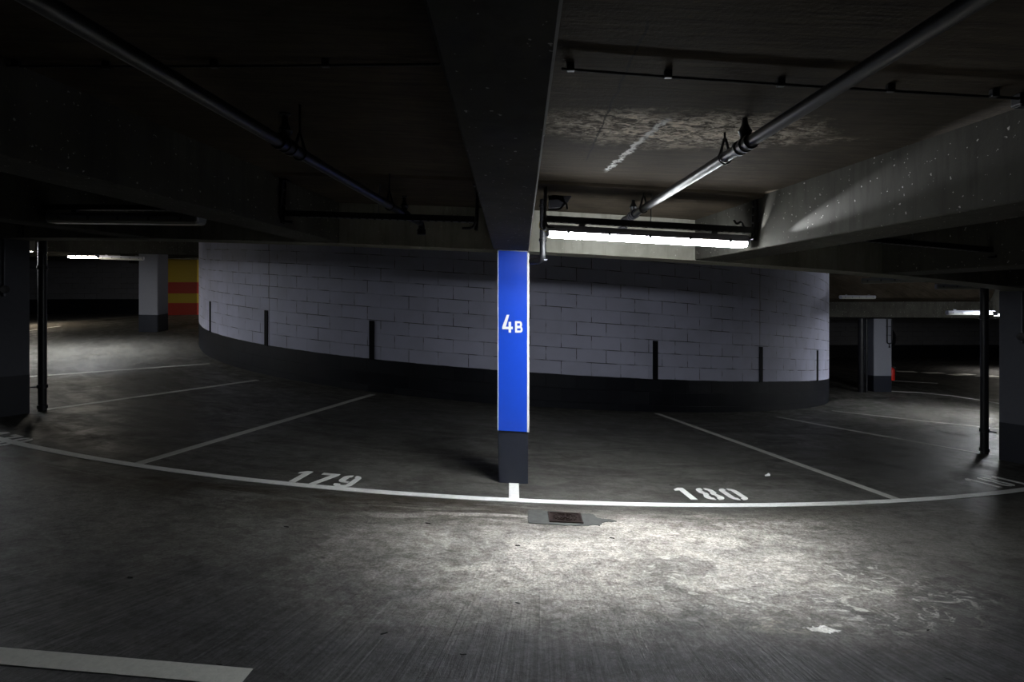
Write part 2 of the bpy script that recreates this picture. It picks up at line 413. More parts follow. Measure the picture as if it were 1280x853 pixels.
# striped barrier wall beyond the drum on the left
YS = 22.6; x0, x1 = (204-640)/F*YS, (246.2-640)/F*YS
g = G(x0, YS)
sb = bmesh.new(); box(sb, ((x0+x1)/2, YS+.25, g+1.2), (x1-x0, .5, 2.4))
wst = NT('yellow_red_striped_paint'); zz = wst.sep(wst.pos())[2]
def zline(py): return EYE-(py-HY)/F*YS
k = wst.math('ADD', wst.math('ADD', wst.math('GREATER_THAN', zz, zline(379.0)), wst.math('GREATER_THAN', zz, zline(367.0))), wst.math('GREATER_THAN', zz, zline(353.0)))
odd = wst.math('MODULO', k, 2.0)
wst.set(Base_Color=wst.mix(wst.math('GREATER_THAN', odd, .5), (.42, .025, .010), (.50, .35, .012)), Roughness=.5)
so = struct('wall_striped', sb, wst.m)

# ---------------------------------------------------------------- beams
DPH = .163; RB_IN, RB_OUT = R_CORE+.01, 30.0
def radial_beam(phi, w_in=.36, w_out=.36, cx_in=0.0, cx_out=0.0, r_in=R_RING):
    """soffit beam along a radius; widths given at the ring and near the lane side"""
    bm = bmesh.new(); loops = []
    for r in (r_in, 13.8, 14.5, 15.5, 16.7, 17.9, 20, 24, RB_OUT):
        q = max(0, min(1, (r-R_RING)/(17.9-R_RING))); wd = w_in+(w_out-w_in)*q; c = cx_in+(cx_out-cx_in)*q
        ps = []
        for off, h in ((c-wd/2, H_BEAM), (c+wd/2, H_BEAM), (c+wd/2, H_CEIL+.02), (c-wd/2, H_CEIL+.02)):
            x, y = pol(r, phi); x += off*math.cos(phi); y += off*math.sin(phi); ps.append(Vector((x, y, Gphi(phi)+h-.65*off/max(r, 9)*1.0)))
        loops.append(ps)
    ribbon_solid(bm, loops)
    bmesh.ops.bevel(bm, geom=[e for e in bm.edges if abs(e.verts[0].co.z-e.verts[1].co.z) < .3 and e.verts[0].co.z < Gphi(phi)+H_BEAM+.1], offset=.008, segments=1, affect='EDGES')
    return struct('ceiling_beam', bm, M['beam'])
for n in range(-14, 15):
    if n == 0: radial_beam(0, .345, .255, -.06, -.085)
    else:
        p = math.copysign(.1415+.16*(abs(n)-1), n); radial_beam(p, r_in=R_RING if abs(p) < 1.24 else RB_IN)
# ring beam over the pillars
bm = bmesh.new(); loops = []
for i in range(0, 301):
    p = PH0+(PH1-PH0)*i/300
    loops.append([P(R_RING-.16, p, H_BEAM-.005), P(R_RING+.15, p, H_BEAM-.005), P(R_RING+.15, p, H_CEIL), P(R_RING-.16, p, max(H_CEIL, h_in(p)+.01))])
ribbon_solid(bm, loops)
struct('ceiling_beam_ring', bm, M['ring'])

# ---------------------------------------------------------------- painted floor markings
def strip(name, pts, width, mat, label, group=None, h=.003, endcut=0.0):
    """painted strip along floor points (x, y)"""
    fine_pts = []
    for a, b in zip(pts, pts[1:]):
        a = Vector(a[:2]); b = Vector(b[:2]); n = max(1, int((b-a).length/.08))
        fine_pts += [a+(b-a)*i/n for i in range(n)]
    fine_pts.append(Vector(pts[-1][:2]))
    bm = bmesh.new(); L = []
    for i, p in enumerate(fine_pts):
        d = (fine_pts[min(i+1, len(fine_pts)-1)]-fine_pts[max(i-1, 0)]).normalized(); nn = Vector((-d.y, d.x))
        row = []
        for k in (-.5, 0, .5):
            q = p+nn*width*k
            if i == len(fine_pts)-1: q = q+d*endcut*k
            row.append(q)
        L.append([Vector((q.x, q.y, G(q.x, q.y)+h)) for q in row]+[Vector((q.x, q.y, G(q.x, q.y)-.002)) for q in row[::-1]])
    ribbon_solid(bm, L)
    o = obj(name, bm, mat); return tag(o, label, 'floor marking', group)
def arc_pts(r, p0, p1, n=80): return [pol(r, p0+(p1-p0)*i/n) for i in range(n+1)]
def pix_line(a, b): return [floor_at(*a)[:2], floor_at(*b)[:2]]
strip('arc_line', arc_pts(R_LINE, -1.45, .98), .09, M['line'], 'long curved white line along the mouths of the parking bays', h=.0038)
strip('stub_line', [(.018, CY-R_LINE-.01), (.018, 5.40)], .092, M['line'], 'short white stub between the blue pillar and the curved line', h=.0032)
strip('bay_line', pix_line((163, 583), (466, 493.5)), .10, M['line2'], 'bay divider line left of the bay numbered 179')
strip('bay_line', pix_line((1122, 625), (821, 517)), .10, M['line2'], 'bay divider line right of the bay numbered 180')
strip('bay_line', pix_line((58, 512.5), (322, 475.5)), .10, M['line2'], 'bay divider line reaching the foot of the left drainpipe')
strip('bay_line', pix_line((10, 473), (262, 455)), .10, M['line2'], 'second bay divider line up from the left drainpipe, far left')
strip('bay_line', pix_line((972, 521.5), (1226, 567.5)), .10, M['line2'], 'bay divider line reaching the foot of the right drainpipe')
strip('bay_line', pix_line((1040, 513.7), (1262, 538)), .10, M['line2'], 'bay divider line just beyond the right drainpipe')
strip('lane_line', pix_line((-60, 815.5), (308, 847.5)), .11, M['line2'], 'broad white line ending at the lower left of the lane', endcut=0)
strip('arc_line', [floor_at(px, py)[:2] for px, py in ((1114, 489.5), (1150, 491), (1190, 495), (1225, 500.5), (1262, 507))], .12, M['line'], 'bright curved line at the foot of the distant right pillar')
strip('bay_line', pix_line((1115, 476), (1172, 479.5)), .12, M['line'], 'short line on the far right floor beside the extinguisher')
for i, (a, b) in enumerate((((1121, 464.5), (1144, 465)), ((1156, 466.5), (1178, 466.5)), ((1189, 469), (1214, 468)), ((1224, 471), (1247, 470.5)))):
    strip('far_bay_dash', pix_line(a, b), .42, M['line'], ['first and dimmest', 'second', 'third, longest', 'fourth, brightest'][i]+' of the white dashes on the far right floor, from the left', 'white dashes on the far right floor')

# stencilled digits, unit box 0..1 x 0..1.9 (x right, y up = towards the wall)
def q(*p): return [tuple(p[i:i+2]) for i in range(0, len(p), 2)]
def arcq(cx, cy, rx, ry, a0, a1, n=8): return [(cx+rx*math.cos(math.radians(a0+(a1-a0)*i/n)), cy+ry*math.sin(math.radians(a0+(a1-a0)*i/n))) for i in range(n+1)]
DIG = {
 '1': [q(.38, 0, .72, 0, .72, 2.0, .42, 2.0, .12, 1.72, .12, 1.5, .38, 1.58)],
 '7': [q(.05, 2.0, .95, 2.0, .95, 1.72, .52, 0, .18, 0, .58, 1.68, .05, 1.68)],
 '0': [arcq(.42, 1.55, .40, .45, 90, 180)+arcq(.42, .45, .40, .45, 180, 270)+q(.42, .30, .32, .36, .32, 1.64, .42, 1.70),
       (arcq(.58, .45, .40, .45, 270, 360)+arcq(.58, 1.55, .40, .45, 0, 90)+q(.58, 1.70, .68, 1.64, .68, .36, .58, .30))],
 '8': [arcq(.42, 1.58, .38, .42, 90, 180)+q(.04, 1.2, .16, 1.02)+arcq(.42, .45, .42, .45, 170, 270)+q(.42, .30, .34, .36, .34, .80, .42, .88, .42, 1.14, .34, 1.24, .34, 1.66, .42, 1.72),
       arcq(.58, .45, .42, .45, 270, 370)+q(.84, 1.02, .96, 1.2)+arcq(.58, 1.58, .38, .42, 0, 90)+q(.58, 1.72, .66, 1.66, .66, 1.24, .58, 1.14, .58, .88, .66, .80, .66, .36, .58, .30)],
 '9': [arcq(.42, 1.55, .40, .45, 90, 180)+arcq(.42, 1.10, .40, .40, 180, 270)+q(.62, .70, .62, .96, .42, .98, .34, 1.06, .34, 1.64, .42, 1.70),
       arcq(.55, .42, .42, .42, 270, 360)+arcq(.58, 1.55, .39, .45, 0, 90)+q(.58, 1.70, .67, 1.64, .67, .38, .55, .28, .38, .30, .34, .46, .04, .46)+arcq(.42, .40, .38, .40, 190, 270)],
}
def bay_number(txt, pa, label, dw=.185, gap=.050, hgt=.33, bold=1.0):
    """digits painted on the deck; pa = first digit's near-left corner on the floor, baseline tangential"""
    r0 = math.hypot(pa.x-CX, CY-pa.y)-.062; p0 = phi_of(pa.x, pa.y)
    c = P(r0, p0); root = thing('bay_number', label, 'bay number', c, p0, 'stencilled bay numbers')
    inv = Matrix.Rotation(-p0, 4, 'Z')
    for k, ch in enumerate(txt):
        bm = bmesh.new()
        for poly in DIG[ch]:
            vt, vb = [], []
            for (u, v) in poly:
                xx = k*(dw+gap)+u*dw; yy = v/2.0*hgt
                X = c.x+xx*math.cos(p0)-yy*math.sin(p0); Y = c.y+xx*math.sin(p0)+yy*math.cos(p0)
                for L_, h in ((vt, .0035), (vb, -.001)):
                    L_.append(bm.verts.new(inv @ (Vector((X, Y, G(X, Y)+h))-Vector(c))))
            n = len(vt)
            try: bm.faces.new(vt)
            except Exception: pass
            for i in range(n): bm.faces.new((vt[i], vt[(i+1) % n], vb[(i+1) % n], vb[i]))
        bmesh.ops.recalc_face_normals(bm, faces=bm.faces); bmesh.ops.triangulate(bm, faces=[f for f in bm.faces if len(f.verts) > 4])
        obj('digit', bm, M['line'], root)
    return root
bay_number('179', floor_at(347, 604.5), 'white stencilled number 179 painted left of the blue pillar')
bay_number('180', floor_at(858, 628), 'white stencilled number 180 painted right of the blue pillar')
bay_number('178', floor_at(-52, 549), 'dim stencilled number 178 at the left edge of the photo')
bay_number('181', floor_at(1252, 613), 'dim stencilled number 181 at the right edge of the photo')

# ---------------------------------------------------------------- pillars
def pillar(loc, rotz, wx, wy, label, base_h=.5, paint='pillar'):
    x, y = loc; g = G(x, y); t = thing('pillar', label, 'pillar', (x, y, g), rotz, 'concrete pillars under the ring beam')
    c, s = math.cos(rotz), math.sin(rotz)
    def corner(u, v, h):
        X, Y = x+u*c-v*s, y+u*s+v*c
        return Vector((u, v, G(X, Y)+h-g))
    def shaft(h0, h1, e):
        bm = bmesh.new(); U, V = wx/2+e, wy/2+e
        lo = [corner(a, b, h0) for a, b in ((-U, -V), (U, -V), (U, V), (-U, V))]; hi = [corner(a, b, h1) for a, b in ((-U, -V), (U, -V), (U, V), (-U, V))]
        ribbon_solid(bm, [lo, hi])
        bmesh.ops.bevel(bm, geom=[e_ for e_ in bm.edges if abs(e_.verts[0].co.z-e_.verts[1].co.z) > .1], offset=.012, segments=2, affect='EDGES')
        return bm
    obj('shaft', shaft(base_h, H_BEAM, 0), M[paint], t)
    obj('painted_base', shaft(0.0, base_h, .001), M['pillar_dark'], t)
    return t, corner
# centre pillar
pw = .285; pcx = (641.3-640)/F*5.35; pcy = 5.35+pw/2
tp, corner = pillar((pcx, pcy), 0, pw, pw, 'pillar faced with a tall blue panel lettered 4B', base_h=.5)
YF = -pw/2
bm = bmesh.new(); th = .012; U = pw/2+.002
def panel(bm, u0, u1, yb, yf, h0, h1):
    lo = [(u0, yf), (u1, yf), (u1, yb), (u0, yb)]
    ribbon_solid(bm, [[corner(a, b, h0) for a, b in lo], [corner(a, b, h1) for a, b in lo]])
panel(bm, -U+.005, U-.010, YF, YF-th, .502, H_BEAM-.012)
sp = obj('sign_panel', bm, M['blue'], tp)
bm = bmesh.new(); panel(bm, U-.010, U+.010, YF+.012, YF-th-.002, .498, H_BEAM-.02)
panel(bm, -U-.002, -U+.004, YF+.012, YF-th-.002, .502, H_BEAM-.012); obj('edge_trim', bm, M['white'], sp)['label'] = 'white edge trim'
def letter(ch, x_l, y_b, wd, ht, stroke):
    bm = bmesh.new(); polys = []
    s = stroke/wd; sv = stroke/ht
    if ch == '4':
        polys = [q(.50, 1, .50+s, 1, .30+s*.6, .38, .0, .38, .0, .30), q(.0, .19, 1, .19, 1, .19+sv, .0, .19+sv), q(.60, 0, .60+s, 0, .60+s, .60, .60, .60)]
        polys[0] = q(.42, 1, .42+s*1.05, 1, .22+s*.5, .19+sv, .0, .19+sv)
        polys[1] = q(.0, .19, 1, .19, 1, .19+sv, .0, .19+sv)
    else:
        def D(y0, y1, xr):
            o = arcq(xr-.32, (y0+y1)/2, .32, (y1-y0)/2, 90, -90, 10); i = arcq(xr-.32, (y0+y1)/2, .32-s, (y1-y0)/2-sv, -90, 90, 10)
            return [(s*.9, y1)]+o+[(s*.9, y0), (s*.9, y0+sv)]+i+[(s*.9, y1-sv)]
        polys = [q(0, 0, s, 0, s, 1, 0, 1), D(0, .56, 1.0), D(.56-sv*.8, 1, .92)]
    for k, poly in enumerate(polys):
        yf = YF-th-.0025-.0002*k
        vf = []; vb = []
        for (u, v) in poly:
            X = x_l+u*wd; Z = y_b+v*ht
            vf.append(bm.verts.new((X, yf, Z))); vb.append(bm.verts.new((X, YF-th+.001, Z)))
        bm.faces.new(vf); n = len(vf)
        for i in range(n): bm.faces.new((vf[i], vf[(i+1) % n], vb[(i+1) % n], vb[i]))
    bmesh.ops.recalc_face_normals(bm, faces=bm.faces); bmesh.ops.triangulate(bm, faces=[f for f in bm.faces if len(f.verts) > 4])
    return bm
zs = lambda py: EYE-(py-HY)/F*5.335-G(pcx, pcy)
xs = lambda px: (px-640)/F*5.335-pcx
obj('numeral_four', letter('4', xs(627.8), zs(416), 13.2/F*5.335, 22.3/F*5.335, .024), M['white'], sp)
obj('letter_b', letter('B', xs(643.8), zs(416), 9.6/F*5.335, 14.3/F*5.335, .020), M['white'], sp)

# side pillars
SW = .46
def side_pillar(px, py, side, label):
    a = floor_at(px, py); p = phi_of(a.x, a.y); rz = p
    u = Vector((math.cos(rz), math.sin(rz))); v = Vector((-math.sin(rz), math.cos(rz)))
    ctr = Vector(a[:2])+u*(SW/2*side)-v*(SW/2)
    return pillar(ctr, rz, SW, SW, label, paint='pillar_shaded')+(ctr, rz)
tl, _, cl, rl = side_pillar(37.5, 517, -1, 'dim grey pillar at the left edge, beside the left drainpipe')
tr, _, cr, rr = side_pillar(1248.5, 575, 1, 'dim grey pillar at the right edge, beside the right drainpipe')
fa = floor_at(184.5, 415.3); FLP = (fa.x, fa.y+.27)
pillar(FLP, math.radians(2), .53, .53, 'distant pillar on the far left floor, one face lit bluish white', .49)
fb = floor_at(1104, 490.3); FRP = (fb.x, fb.y+.27)
pillar(FRP, math.radians(-2), .53, .53, 'distant pillar on the far right floor, beside the hose reel', .49)
print('PILLARS', cl, cr, FLP, FRP)

# conduit drop with round box on each side pillar
def pillar_conduit(px, py_box, ctr, rz, side, label):
    u = Vector((math.cos(rz), math.sin(rz))); v = Vector((-math.sin(rz), math.cos(rz)))
    # where the pixel column meets the pillar's inner face
    o = ctr-u*side*(SW/2+.03); k = (px-640)/F
    tt = (o.y*k-o.x)/(v.x-v.y*k); q_ = o+v*tt; zb = EYE-(py_box-HY)/F*q_.y
    t = thing('wall_lamp_box', label, 'junction box', (q_.x, q_.y, zb), rz-side*PI/2, 'round boxes on the side pillars')
    top = G(q_.x, q_.y)+H_BEAM-.01-zb
    obj('conduit', tube(bmesh.new(), [(0, 0, .04), (0, 0, top)], .011), M['zinc'], t, True)
    obj('box_body', lathe(bmesh.new(), [(.02, -.03), (.05, -.025), (.05, .0), (.044, .03), (.0+.01, .034)], axis='Y'), M['black'], t, True)
    bm = bmesh.new(); lathe(bm, [(.012, -.09), (.02, -.085), (.022, -.05), (.016, -.045)]); obj('push_button', bm, M['zinc'], t, True)
pillar_conduit(5, 362, cl, rl, -1, 'small round box hanging from conduit on the left edge pillar')
pillar_conduit(1277.5, 421, cr, rr, 1, 'small round box hanging from conduit on the right edge pillar')

# drainpipes beside the side pillars
def drainpipe(px, py, side, ctr, label):
    a = floor_at(px, py); t = thing('drainpipe', label, 'drainpipe', a, 0, 'drainpipes beside the side pillars')
    obj('pipe', tube(bmesh.new(), [(0, 0, 0), (0, 0, H_BEAM+.3)], .048, 16), M['pipe'], t, True)
    for z in (.03, .30, 1.86): obj('collar', lathe(bmesh.new(), [(.049, z), (.060, z+.004), (.060, z+.05), (.049, z+.054)]), M['pipe'], t, True)
    d = Vector((ctr.x-a.x, ctr.y-a.y)); d.normalize()
    for z in (.32, 1.88): obj('bracket', tube(bmesh.new(), [(0, 0, z), (d.x*.14, d.y*.14, z)], .009, 8), M['zinc'], t, True)
drainpipe(53, 514, -1, cl, 'black drainpipe standing beside the left edge pillar')
drainpipe(1230.5, 567.5, 1, cr, 'black drainpipe standing beside the right edge pillar')

# ---------------------------------------------------------------- wall marker bars on the drum
BARS = [(263, 'leftmost thin black marker bar on the curved block wall', .10), (333, 'black marker bar beside the left wall joint', .10), (465, 'black marker bar above the bay line left of the blue pillar', .10),
        (819, 'black marker bar above the bay line right of the blue pillar', .10), (951, 'black marker bar on the right wall joint', .10), (1021.5, 'rightmost thin black marker bar on the curved block wall', .10)]
for px, lab, wd in BARS:
    k = (px-640)/F
    # ray meets the drum
    A = 1+k*k; B = -2*(CX*k+CY); C_ = CX*CX+CY*CY-R_CORE**2; Y = (-B-math.sqrt(max(0, B*B-4*A*C_)))/(2*A); p = phi_of(k*Y, Y)
    bm = bmesh.new(); n = 4; loops = []
    for i in range(n+1):
        pp = p+(i/n-.5)*wd/R_CORE
        loops.append([P(R_CORE-.002, pp, .575), P(R_CORE+.014, pp, .575), P(R_CORE+.014, pp, 1.27), P(R_CORE-.002, pp, 1.27)])
    ribbon_solid(bm, loops)
    tag(obj('marker_bar', bm, M['rubber']), lab, 'marker bar', 'black marker bars on the curved wall')

# ---------------------------------------------------------------- drain cover, cement patch, litter
a = floor_at(706.5, 648.5)
bm = bmesh.new(); pts = []
base = [(-.295, -.13), (-.05, -.15), (.12, -.145), (.2, -.115), (.26, -.12), (.30, -.05), (.36, -.03), (.42, -.02), (.37, .01), (.31, .02), (.27, .03), (.25, .09), (.22, .12), (.05, .13), (-.1, .145), (-.29, .145), (-.295, .02)]
for i, (u0, v0) in enumerate(base):
    u1, v1 = base[(i+1) % len(base)]
    for k in range(4): pts.append((u0+(u1-u0)*k/4+random.uniform(-.009, .009), v0+(v1-v0)*k/4+random.uniform(-.008, .008)))
tv = [bm.verts.new((u, v, G(a.x+u, a.y+v)-a.z+.0045)) for u, v in pts]; bv = [bm.verts.new((u, v, G(a.x+u, a.y+v)-a.z-.005)) for u, v in pts]
bm.faces.new(tv)
for i in range(len(tv)): bm.faces.new((tv[i], tv[(i+1) % len(tv)], bv[(i+1) % len(bv)], bv[i]))
bmesh.ops.triangulate(bm, faces=[f for f in bm.faces if len(f.verts) > 4]); bmesh.ops.recalc_face_normals(bm, faces=bm.faces)
o = obj('cement_patch', bm, M['patch']); o.location = a; tag(o, 'ragged dark cement patch around the drain cover', 'floor patch')
sl = -math.atan(.0475)
t = thing('drain_cover', 'small rusty square drain cover in the lane in front of the blue pillar', 'drain cover', (a.x, a.y, a.z+.0055), rot=(0, -sl, 0))
W_, D_ = .135, .105
bm = bmesh.new()
for c_, s_ in (((-W_+.009, 0, .003), (.018, 2*D_, .010)), ((W_-.009, 0, .003), (.018, 2*D_, .010)), ((0, -D_+.009, .003), (2*W_-.036, .018, .010)), ((0, D_-.009, .003), (2*W_-.036, .018, .010))): box(bm, c_, s_)
obj('frame', bm, M['iron'], t)
bm = bmesh.new(); box(bm, (0, 0, .0), (2*W_-.038, 2*D_-.038, .006))
for rr_ in (.082, .060, .036):
    pr = []
    n = 40
    for i in range(n):
        a0, a1 = 2*PI*i/n, 2*PI*(i+1)/n
        if i % 5 == 4: continue
        for q1, q2 in ((a0, a1),):
            loop = []
            for rad, z in ((rr_-.007, .003), (rr_, .003), (rr_, .009), (rr_-.007, .009)): loop.append((rad, z))
            ribbon_solid(bm, [[Vector((r_*math.cos(q1)*1.15, r_*math.sin(q1)*.95, z)) for r_, z in loop], [Vector((r_*math.cos(q2)*1.15, r_*math.sin(q2)*.95, z)) for r_, z in loop]])
lathe(bm, [(.016, .003), (.016, .010), (.010, .012)], seg=16)
obj('grate', bm, M['iron'], t)

def scrap(name, px, py, pts, mat, label, cat, grp=None, lift=.008, rotz=0):
    a = floor_at(px, py); bm = bmesh.new()
    top = [bm.verts.new((u, v, .004+lift*k)) for (u, v, k) in pts]; bot = [bm.verts.new((u, v, .001+lift*k*.9)) for (u, v, k) in pts]
    bm.faces.new(top); bm.faces.new(bot[::-1]); n = len(top)
    for i in range(n): bm.faces.new((top[i], top[(i+1) % n], bot[(i+1) % n], bot[i]))
    bmesh.ops.triangulate(bm, faces=bm.faces[:]); bmesh.ops.recalc_face_normals(bm, faces=bm.faces)
    o = obj(name, bm, mat); o.location = a+Vector((0, 0, .001)); o.rotation_euler = (0, .047, rotz)
    return tag(o, label, cat, grp)
scrap('paper_scrap', 959, 595.5, [(-.03, -.02, 0), (.02, -.025, 1), (.035, .01, 2), (.03, .035, 2.5), (.0, .02, 1), (-.02, .015, .3)], M['paper'], 'tiny scrap of white paper lying in bay 180', 'litter')
CH = [(535, 655), (647, 683), (765, 673.5), (480, 793), (579, 819), (647, 755), (274, 832), (358, 659.5), (1160, 789), (163, 722.5), (1185, 850)]
for i, (px, py) in enumerate(CH):
    s_ = random.uniform(.45, .7)*(1 if py < 740 else .8)
    scrap('grit_chip', px, py, [(-.034*s_, -.004*s_, 0), (-.01*s_, -.014*s_, .3), (.012*s_, -.010*s_, .5), (.036*s_, -.002, .2), (.020*s_, .012*s_, .4), (-.004*s_, .006*s_, .3), (-.016*s_, .015*s_, .1)], M['chip'], 'small flat black chip lying on the concrete lane', 'debris', 'black chips scattered on the lane', .004, random.uniform(-.5, .5))

# ---------------------------------------------------------------- suspended trays and lamps in the ceiling bays
def frame_at(r, p, h):
    """local frame: x tangential (following the deck slope), y away from the camera, z up"""
    o = P(r, p, h); tan = Vector((math.cos(p), math.sin(p), -.65/r)).normalized(); rad = Vector((-math.sin(p), math.cos(p), 0)); up = tan.cross(rad).normalized()
    m = Matrix((tan, rad, up)).transposed().to_4x4(); m.translation = o; return m
def set_frame(o, m): o.matrix_world = m; return o
def tray(r, p, L, h, label, drop=.28, stub=False):
    """perforated channel rail hung between two uprights; local z=0 is the rail's underside"""
    t = thing('cable_tray', label, 'cable tray', group='cable trays across the ceiling bays'); set_frame(t, frame_at(r, p, h))
    bm = bmesh.new(); W, H, th = .05, .045, .004
    box(bm, (0, -W/2, H/2), (L, th, H)); box(bm, (0, W/2, H/2), (L, th, H)); 
    n = int(L/.06)
    for i in range(n): box(bm, (-L/2+(i+.5)*L/n, 0, th/2), (L/n*.62, W, th))
    for s_ in (-1, 1): box(bm, (0, s_*(W/2-.004), th/2), (L, .008, th))
    obj('channel', bm, M['pipe'], t)
    up = drop
    for s_ in (-1, 1):
        bm = bmesh.new(); x = s_*(L/2+.012)
        box(bm, (x, -.018, up/2-.03), (.022, .006, up+.06)); box(bm, (x, .018, up/2-.03), (.022, .006, up+.06))
        for k in range(6): box(bm, (x, 0, -.045+k*(up+.04)/5), (.022, .036, .012))
        obj('upright', bm, M['pipe'], t)
        bm = bmesh.new(); box(bm, (x, 0, up+.004), (.07, .07, .008)); obj('foot_plate', bm, M['pipe'], t)
    bm = bmesh.new(); tube(bm, [(.0, 0, H-.004), (0, 0, up)], .004, 8); obj('hanger_rod', bm, M['zinc'], t, True)
    # cables lying in the tray with a looping tail at each end
    bm = bmesh.new()
    for j in range(3): tube(bm, [(-L/2+.02+i*(L-.04)/24, -.012+.012*j, .018+.004*math.sin(i*1.7+j)) for i in range(25)], .007, 8)
    obj('cable', bm, M['black'], t, True)
    for s_ in (-1, 1):
        bm = bmesh.new()
        x = s_*(L/2+.01)
        tube(bm, bend([(x, -.03, up), (x+s_*.004, -.04, .0), (x-s_*.02, -.045, -.05), (x-s_*.10, -.035, -.052)], .05), .010, 10)
        obj('conduit_tail', bm, M['black'], t, True)
    return t
def batten(r, p, L, h, mat, label, xoff=0.0, group='tube light fittings', m=None):
    t = thing('tube_light', label, 'lamp', group=group)
    fm = m if m is not None else frame_at(r, p, h) @ Matrix.Translation((xoff, 0, 0)); set_frame(t, fm)
    # housing: shallow trapezoid trough, upper half; diffuser: clear-bottomed lower half with sloping ends
    def prof(ws, x, inset=0): return [Vector((x, y, z)) for y, z in ws]
    hs = [(-.052, .0), (.052, .0), (.052, .022), (.036, .052), (-.036, .052), (-.052, .022)]
    bm = bmesh.new(); ribbon_solid(bm, [prof([(y*.9, z*.92) for y, z in hs], -L/2), prof(hs, -L/2+.012), prof(hs, L/2-.012), prof([(y*.9, z*.92) for y, z in hs], L/2)])
    obj('housing', bm, M['housing'], t)
    ds = [(-.050, .006), (-.050, -.020), (-.038, -.040), (.038, -.040), (.050, -.020), (.050, .006)]
    bm = bmesh.new(); ribbon_solid(bm, [prof([(y*.93, z*.9) for y, z in ds], -L/2+.016), prof(ds, -L/2+.03), prof(ds, L/2-.03), prof([(y*.93, z*.9) for y, z in ds], L/2-.016)])
    # the seat of the diffuser is wider than the housing lip so that it throws light sideways and a little upward
    obj('diffuser', bm, mat, t)
    for s_ in (-1, 1):
        bm = bmesh.new(); ribbon_solid(bm, [prof([(y*.8, z*.7) for y, z in ds], s_*(L/2+.002)), prof([(y*.95, z*.93) for y, z in ds], s_*(L/2-.0155))]); obj('end_cap', bm, M['housing'], t)
    for i in range(5):
        for s_ in (-1, 1):
            bm = bmesh.new(); box(bm, (-L/2+(i+.5)*L/5, s_*.055, .004), (.022, .006, .030), bev=.0015); obj('clip', bm, M['zinc'], t)
    for x in (-L*.33, L*.33):
        bm = bmesh.new(); box(bm, (x, 0, .0645), (.05, .024, .025)); obj('mounting_foot', bm, M['zinc'], t)
    return t
RT = 14.57; PB = .0815
TH = 2.355  # underside of tray over the deck
tray(RT, .0710, 1.65, TH, 'dark cable tray carrying the lit tube light')
LM = batten(RT, .0698, 1.60, TH-.077, M['tube'], 'lit tube light hanging right of the blue pillar, brightest lamp')
tray(RT, -.0755, 1.53, TH-.03, 'bare cable tray left of the blue pillar with no lamp')
tray(RT, -.231, 1.72, TH, 'cable tray above the unlit tube light at far left')
batten(RT, -.231, 1.575, TH-.077, M['tube_off'], 'unlit tube light under the second tray left of the blue pillar')
tray(RT, .231, 1.72, TH, 'bare dark cable tray beyond the right ceiling beam')

# added spots at the right end cap imitate the reflected streak on the beam
def streak_spot(parent, frm, to, angle, watts, name):
    ld = bpy.data.lights.new(name, 'SPOT'); ld.energy = watts; ld.spot_size = math.radians(angle); ld.spot_blend = 1.0; ld.shadow_soft_size = .004; ld.color = (.95, .97, 1)
    o = bpy.data.objects.new(name, ld); sc.collection.objects.link(o)
    o.matrix_world = Matrix.Translation(frm) @ (Vector(to)-Vector(frm)).to_track_quat('-Z', 'Y').to_matrix().to_4x4()
    mw = o.matrix_world.copy(); bpy.context.view_layer.update(); o.parent = parent; o.matrix_parent_inverse = parent.matrix_world.inverted(); o.matrix_world = mw
def add_downlight(t, L, watts, spread, col):
    # area light added under the diffuser to throw more of its light downwards
    ld = bpy.data.lights.new('tube_glow', 'AREA'); ld.shape = 'RECTANGLE'; ld.size = L*.93; ld.size_y = .07; ld.energy = watts; ld.spread = math.radians(spread); ld.color = col
    o = bpy.data.objects.new('tube_glow', ld); sc.collection.objects.link(o); o.parent = t; o.location = (0, 0, -.0415)
add_downlight(LM, 1.575, 24, 118, (.93, .97, 1))
E0 = LM.matrix_world @ Vector((1.60/2+.006, -.03, -.03))
print('LAMP END', E0)
def beam_face(r, z): x, y = pol(r, .1415); return Vector((x-.18*math.cos(.1415), y-.18*math.sin(.1415), z))
streak_spot(LM, E0, beam_face(15.75, 2.35), 12, 230, 'beam_streak_spot')
streak_spot(LM, E0, beam_face(14.75, 2.42), 24, 22, 'beam_streak_spot')

